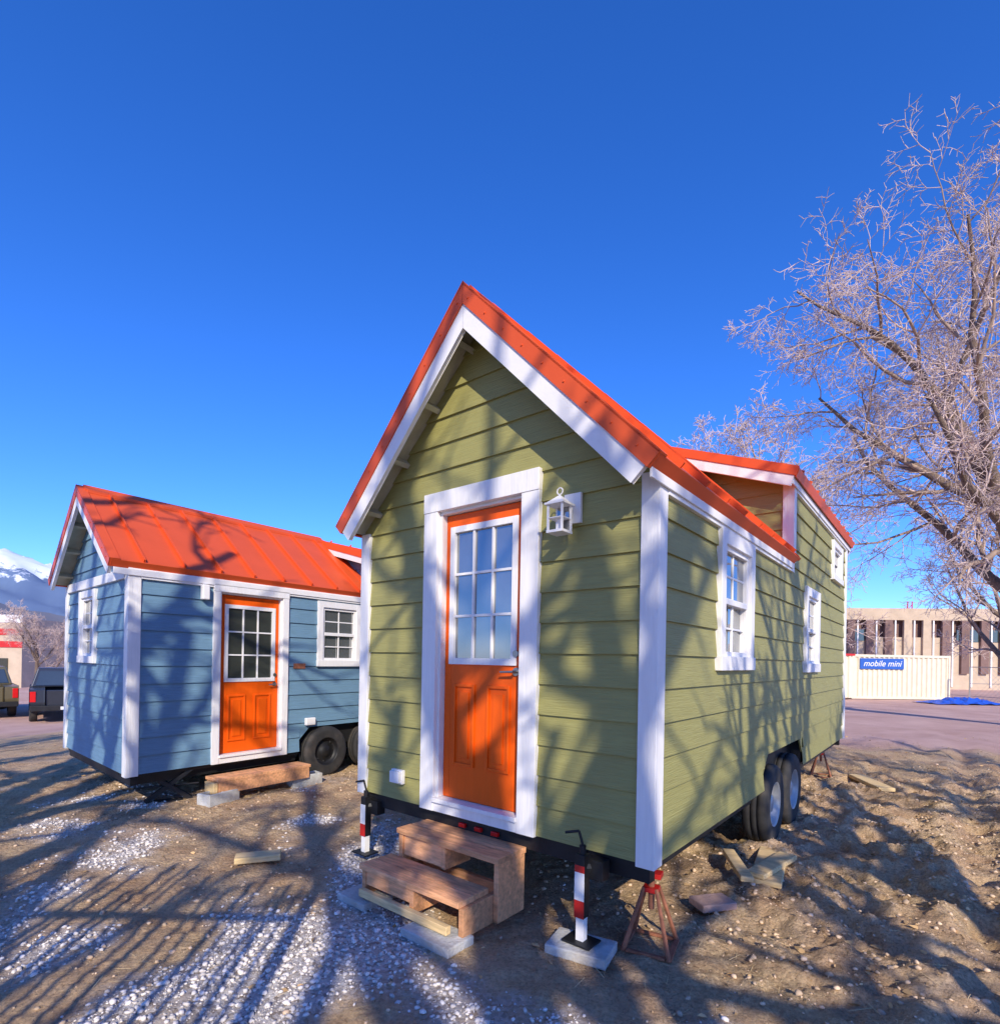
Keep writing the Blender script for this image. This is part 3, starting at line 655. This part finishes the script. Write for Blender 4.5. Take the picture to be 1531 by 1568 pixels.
while x<-1.5:
    wd=R.uniform(0.022,0.04);dx=R.uniform(-.012,.012);ht=R.uniform(2.75,3.05)
    mb.hexa([(x,-0.02,0.05),(x+wd,-0.02,0.05),(x+wd,0.02,0.05),(x,0.02,0.05),(x+dx*3,-0.02,ht),(x+wd+dx*3,-0.02,ht),(x+wd+dx*3,0.02,ht),(x+dx*3,0.02,ht)]);x+=R.uniform(0.085,0.12)
mb.box(-4.0,-1.45,0.02,0.06,0.3,0.38);mb.box(-4.0,-1.45,0.02,0.05,2.5,2.55)
mb.box(-4.08,-4.0,-0.04,0.04,-0.1,3.05);mb.box(-1.45,-1.37,-0.04,0.04,-0.1,3.05)
mb.done('shadow_slats',[M['lumber']],None,0,loc=(0.6,-0.9,0))  # unseen slats added behind the camera to stripe the ground with shadow
# ---------------------------------------------------------------- background right
mcont=mat('cream_corrugated_steel',(0.74,0.65,0.48),0.55,var=0.08,vscale=2,bump=0.05)
mbld=mat('tan_concrete_wall',(0.54,0.42,0.30),0.9,var=0.12,vscale=1.5,bump=0.3)
mcol=mat('brown_panel',(0.20,0.12,0.10),0.8,var=0.2,vscale=1)
mbl=mat('blue_banner',(0.02,0.10,0.42),0.5,var=0.05)
mtar=mat('blue_tarp',(0.02,0.10,0.55),0.45,var=0.2,vscale=3,bump=0.8,bscale=4,bdist=0.1)
e=empty('storage_container',(17.6,27.3,0),math.radians(4))
mb=MB();x=0.0
LN=5.0
pr=[]
while x<LN:
    pr+= [(x,0),(x+0.09,0),(x+0.13,0.06),(x+0.22,0.06)];x+=0.26
pr.append((LN,0))
vs=[(a,d,0.15) for a,d in pr]+[(a,d,2.12) for a,d in pr];k=len(pr)
mb.add(vs,[(i,i+1,i+1+k,i+k) for i in range(k-1)])
mb.box(-0.06,LN+0.06,-0.02,0.08,2.12,2.24);mb.box(-0.06,LN+0.06,-0.02,0.08,0.03,0.15)
mb.box(-0.1,0.0,-0.03,2.4,0.03,2.25);mb.box(LN,LN+0.1,-0.03,2.4,0.03,2.25);mb.box(0,LN,0.06,2.4,2.2,2.23);mb.box(0,LN,2.36,2.4,0.03,2.2)
mb.done('container_body',[mcont],e)
mb=MB();mb.box(0.3,2.6,-0.05,-0.025,1.52,2.05);mb.done('container_sign',[mbl],e)
cu=bpy.data.curves.new('t','FONT');cu.body='mobile mini';cu.size=0.42;cu.extrude=0.004;cu.shear=0.3;cu.align_x='CENTER'
t=bpy.data.objects.new('sign_lettering',cu);scene.collection.objects.link(t);t.parent=e;t.location=(1.45,-0.057,1.66);t.rotation_euler=(math.pi/2,0,0);cu.materials.append(M['whiteh'])
e=empty('storage_container',(14.7,26.3,0),math.radians(10))
mb=MB();pr=[];x=0
while x<2.4: pr+=[(x,0),(x+0.09,0),(x+0.13,0.06),(x+0.22,0.06)];x+=0.26
k=len(pr);mb.add([(a,d,0.1) for a,d in pr]+[(a,d,2.15) for a,d in pr],[(i,i+1,i+1+k,i+k) for i in range(k-1)])
mb.box(-0.05,2.6,0.08,5,0.1,2.1);mb.box(-0.08,2.64,-0.03,5,2.15,2.25,1)
mb.done('container_body',[mcont,M['redp']],e)
e=empty('office_building',(19.5,43,0),math.radians(-6))
mb=MB();mb.box(0,34,0,14,0,3.9);mb.box(-0.15,34.15,-0.15,14.15,5.2,6.1);mb.box(-0.1,34.1,0.3,14,3.9,5.2,1)
x=0.4
while x<34:
    mb.box(x,x+0.55,-0.22,-0.0,1.2,5.2,1 if int(x*7)%3 else 0);mb.box(x+0.75,x+0.85,-0.10,-0.0,0.2,5.2,2);x+=1.35
mb.done('walls',[mbld,mcol,M['whiteh']],e)
mb=MB();mb.box(5,9,-0.05,0.0,3.6,4.5);mb.box(15,20,-0.05,0.0,3.6,4.5);mb.box(10.4,11.9,-0.06,0,0.1,2.3);mb.done('windows',[M['glassd']],e)
mb=MB()
for i in range(8): mb.tube((i*2.2,0,0),(i*2.2,0,1.7),0.03,n=6)
mb.tube((0,0,1.7),(15.4,0,1.7),0.02,n=6);mb.tube((0,0,0.9),(15.4,0,0.9),0.012,n=5)
i=0
while i<15.4:
    mb.tube((i,0,0.05),(min(i+1.65,15.4),0,1.7),0.005,n=3);mb.tube((i,0,1.7),(min(i+1.65,15.4),0,0.05),0.005,n=3);i+=0.22
mb.done('chain_link_fence',[M['chrome']],None,0,loc=(22.7,26.5,0),rot=-0.1)
mb=MB();rs=random.Random(4);n=16
vs=[(i*0.22+rs.uniform(-.05,.05),j*0.22,0.02+0.30*abs(math.sin(i*1.1+j*0.7))*math.sin(math.pi*j/7)*math.sin(math.pi*i/n)+rs.uniform(0,.06)) for j in range(8) for i in range(n+1)]
mb.add(vs,[(j*(n+1)+i,j*(n+1)+i+1,(j+1)*(n+1)+i+1,(j+1)*(n+1)+i) for j in range(7) for i in range(n)])
mb.done('blue_tarp',[mtar],None,0,loc=(19.4,24.2,0),rot=0.05)
mb=MB()
for sx in(0,0.9): mb.tube((sx,0,0),(sx,0,15),0.12,n=5)
for k in range(12): mb.tube((0,0,k*1.2),(0.9,0,k*1.2+1.2),0.06,n=4)
mb.done('crane_mast',[M['redp']],None,0,loc=(83,112,0))  # thin red lattice of a far-off crane
# ---------------------------------------------------------------- background left
e=empty('commercial_building',(-45,34,-0.7),0.1)
mb=MB();mb.box(0,14.2,0,12,0,4.5);mb.box(0,14.25,-0.06,0,2.6,3.0,1);mb.box(0,14.25,-0.06,0,3.4,3.8,1);mb.box(0,14.25,-0.06,0,4.2,4.7,2)
mb.done('walls',[mbld,M['redp'],M['whiteh']],e)
mb=MB();mb.box(11,13.4,-0.08,-0.0,0.1,1.9);mb.done('windows',[M['glassd']],e)
def truck(col,loc,rot):
    e=empty('pickup_truck',loc,rot)
    mb=MB();FX=lambda a,z,d:(d,a,z)
    def arch(c,r,k=8): return [(c+r*math.cos(math.pi*i/k),0.42+r*math.sin(math.pi*i/k)) for i in range(k,-1,-1)]
    low=[(-2.7,0.5)]+arch(-1.75,0.46)+arch(1.75,0.46)+[(2.65,0.45),(2.7,0.75),(2.62,1.0),(1.2,1.12),(-2.72,1.12),(-2.74,0.7)]
    mb.prism(low,FX,-0.95,-0.55);mb.prism(low,FX,0.55,0.95)
    mb.box(-0.55,0.55,0.55,2.6,0.45,1.05);mb.box(-0.55,0.55,-2.68,-2.6,0.5,1.1);mb.box(-0.55,0.55,-2.6,0.6,0.55,0.72)
    b=[(-0.92,-0.85,1.12),(0.92,-0.85,1.12),(0.92,1.25,1.12),(-0.92,1.25,1.12)];t=[(-0.74,-0.72,1.78),(0.74,-0.72,1.78),(0.74,0.55,1.78),(-0.74,0.55,1.78)]
    mb.hexa(b+t)
    mb.done('body',[col],e,0.03)
    mb=MB()
    mb.hexa([(-0.80,-0.87,1.18),(0.80,-0.87,1.18),(0.80,-0.80,1.18),(-0.80,-0.80,1.18),(-0.68,-0.77,1.68),(0.68,-0.77,1.68),(0.68,-0.7,1.68),(-0.68,-0.7,1.68)])
    for s in(-1,1):
        mb.add([(s*0.912,-0.7,1.2),(s*0.912,0.15,1.2),(s*0.775,0.15,1.68),(s*0.775,-0.62,1.68)],[(0,1,2,3)]);mb.add([(s*0.912,0.22,1.2),(s*0.912,1.0,1.2),(s*0.775,0.5,1.68),(s*0.775,0.22,1.68)],[(0,1,2,3)])
    mb.add([(-0.8,1.24,1.18),(0.8,1.24,1.18),(0.68,0.64,1.7),(-0.68,0.64,1.7)],[(0,1,2,3)])
    mb.done('windows',[M['glassd']],e)
    mb=MB();mb.box(-0.93,-0.78,-2.765,-2.74,0.72,1.06);mb.box(0.78,0.93,-2.765,-2.74,0.72,1.06);mb.done('tail_lights',[M['redl']],e,0.01)
    mb=MB();mb.box(-0.93,0.93,-2.86,-2.75,0.42,0.60);mb.box(-0.9,0.9,2.71,2.8,0.42,0.6);mb.done('bumpers',[M['black']],e,0.02)
    mb=MB();mb.box(-0.15,0.15,-2.875,-2.862,0.46,0.56);mb.done('license_plate',[M['whiteh']],e)
    for x in(-0.84,0.84):
        for y in(-1.75,1.75):
            q=MB();h=0.11;sg=1 if x>0 else -1;r=0.38
            q.lathe([(r*0.6,-h),(r*0.93,-h),(r,-h*0.7),(r,h*0.7),(r*0.93,h),(r*0.6,h)],(x,y,r),28,0);q.lathe([(r*0.62,sg*h),(r*0.5,sg*h*0.6),(0.01,sg*h*0.8)],(x,y,r),28,1)
            q.done('wheel',[M['rubber'],M['rimw']],e,0,smooth=True)
tc1=mat('dark_gray_car_paint',(0.05,0.055,0.07),0.25,0.4,var=0.05,bump=0);tc2=mat('olive_car_paint',(0.16,0.13,0.07),0.3,0.3,var=0.05,bump=0)
truck(tc1,(-16.2,20.4,-0.70),math.radians(40))
truck(tc2,(-19.6,20.6,-0.70),math.radians(46))
def mount(name,az0,az1,r0,r1,hf,seed,m,na=160,nr=40):
    az=np.radians(np.linspace(az0,az1,na));rr_=np.linspace(0,1,nr);A,Q=np.meshgrid(az,rr_)
    Rr=r0+(r1-r0)*Q;x=np.sin(A)*Rr;y=np.cos(A)*Rr
    rid=1-np.abs(fbm(x/420,y/420,seed,5)-0.47)*2.6
    prof=np.sin(np.clip(Q*1.25,0,1)*math.pi/2)
    h=hf(np.degrees(A))*np.cos(A)*Rr*prof*(0.55+0.45*rid)
    z=h-12
    V=np.stack([x.ravel(),y.ravel(),z.ravel()],1);ix=np.arange(na*nr).reshape(nr,na)
    mb=MB();mb.add(V.tolist(),np.stack([ix[:-1,:-1].ravel(),ix[:-1,1:].ravel(),ix[1:,1:].ravel(),ix[1:,:-1].ravel()],1).tolist())
    return mb.done(name,[m],None,0,smooth=True)
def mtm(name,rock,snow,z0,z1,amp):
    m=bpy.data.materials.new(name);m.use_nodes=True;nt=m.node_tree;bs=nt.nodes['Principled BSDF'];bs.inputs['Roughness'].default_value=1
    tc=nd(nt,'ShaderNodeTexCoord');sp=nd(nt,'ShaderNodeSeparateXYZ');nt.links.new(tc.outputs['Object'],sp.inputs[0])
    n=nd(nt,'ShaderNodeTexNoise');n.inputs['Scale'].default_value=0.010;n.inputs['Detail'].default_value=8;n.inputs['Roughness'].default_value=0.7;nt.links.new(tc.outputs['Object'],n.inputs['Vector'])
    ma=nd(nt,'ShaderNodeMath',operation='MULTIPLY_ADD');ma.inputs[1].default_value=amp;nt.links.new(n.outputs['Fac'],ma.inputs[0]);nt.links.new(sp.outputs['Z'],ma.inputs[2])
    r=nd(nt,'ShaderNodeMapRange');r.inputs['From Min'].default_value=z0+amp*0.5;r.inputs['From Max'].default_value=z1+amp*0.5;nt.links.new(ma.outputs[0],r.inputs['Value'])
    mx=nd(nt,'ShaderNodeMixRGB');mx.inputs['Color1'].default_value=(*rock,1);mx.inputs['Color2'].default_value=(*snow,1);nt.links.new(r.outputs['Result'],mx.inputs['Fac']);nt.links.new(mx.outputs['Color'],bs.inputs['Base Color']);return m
mount('snowy_mountains',-75,12,3000,5200,lambda a:np.interp(a,[-75,-50,-43,-40,-37,-25,12],[0.18,0.21,0.20,0.17,0.15,0.10,0.03]),13,mtm('snow_and_hazed_rock',(0.12,0.18,0.30),(0.80,0.84,0.92),430,470,500))  # bluish atmospheric haze is painted into the rock base colour
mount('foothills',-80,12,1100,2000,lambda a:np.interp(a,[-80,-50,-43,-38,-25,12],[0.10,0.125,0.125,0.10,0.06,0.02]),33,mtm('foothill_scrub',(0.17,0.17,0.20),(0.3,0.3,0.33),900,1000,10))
# ---------------------------------------------------------------- light
w=bpy.data.worlds.new('World');scene.world=w;w.use_nodes=True;nt=w.node_tree;bg=nt.nodes['Background']
sky=nd(nt,'ShaderNodeTexSky');sky.sky_type='NISHITA';sky.sun_disc=False;sky.sun_elevation=math.radians(SUN_EL);sky.sun_rotation=math.atan2(SUN_AZ[0],SUN_AZ[1])
sky.altitude=1800;sky.air_density=1.0;sky.dust_density=0.7;sky.ozone_density=3
tint=nd(nt,'ShaderNodeMixRGB');tint.blend_type='MULTIPLY';tint.inputs['Fac'].default_value=1;tint.inputs['Color2'].default_value=(0.95,1.12,1.75,1)
hs=nd(nt,'ShaderNodeHueSaturation');hs.inputs['Saturation'].default_value=1.12;hs.inputs['Value'].default_value=1.12
nt.links.new(sky.outputs['Color'],tint.inputs['Color1']);nt.links.new(tint.outputs['Color'],hs.inputs['Color'])
nt.links.new(hs.outputs['Color'],bg.inputs['Color']);bg.inputs['Strength'].default_value=0.15
sl=bpy.data.lights.new('sun','SUN');sl.energy=5.0;sl.angle=math.radians(0.45);sl.color=(1.0,0.90,0.72)
so=bpy.data.objects.new('sun',sl);scene.collection.objects.link(so)
h=math.hypot(*SUN_AZ);dv=Vector((SUN_AZ[0]/h*math.cos(math.radians(SUN_EL)),SUN_AZ[1]/h*math.cos(math.radians(SUN_EL)),math.sin(math.radians(SUN_EL))))
so.rotation_euler=dv.to_track_quat('Z','Y').to_euler()
# ---------------------------------------------------------------- camera
cam=bpy.data.cameras.new('camera');co=bpy.data.objects.new('camera',cam);scene.collection.objects.link(co)
cam.sensor_fit='HORIZONTAL';cam.sensor_width=36;cam.lens=36*840/1531;cam.shift_y=(1010-784)/1531
co.location=(0,0,EYE);co.rotation_euler=(math.pi/2,math.radians(-1.0),0);cam.clip_end=20000;cam.clip_start=0.05
scene.camera=co
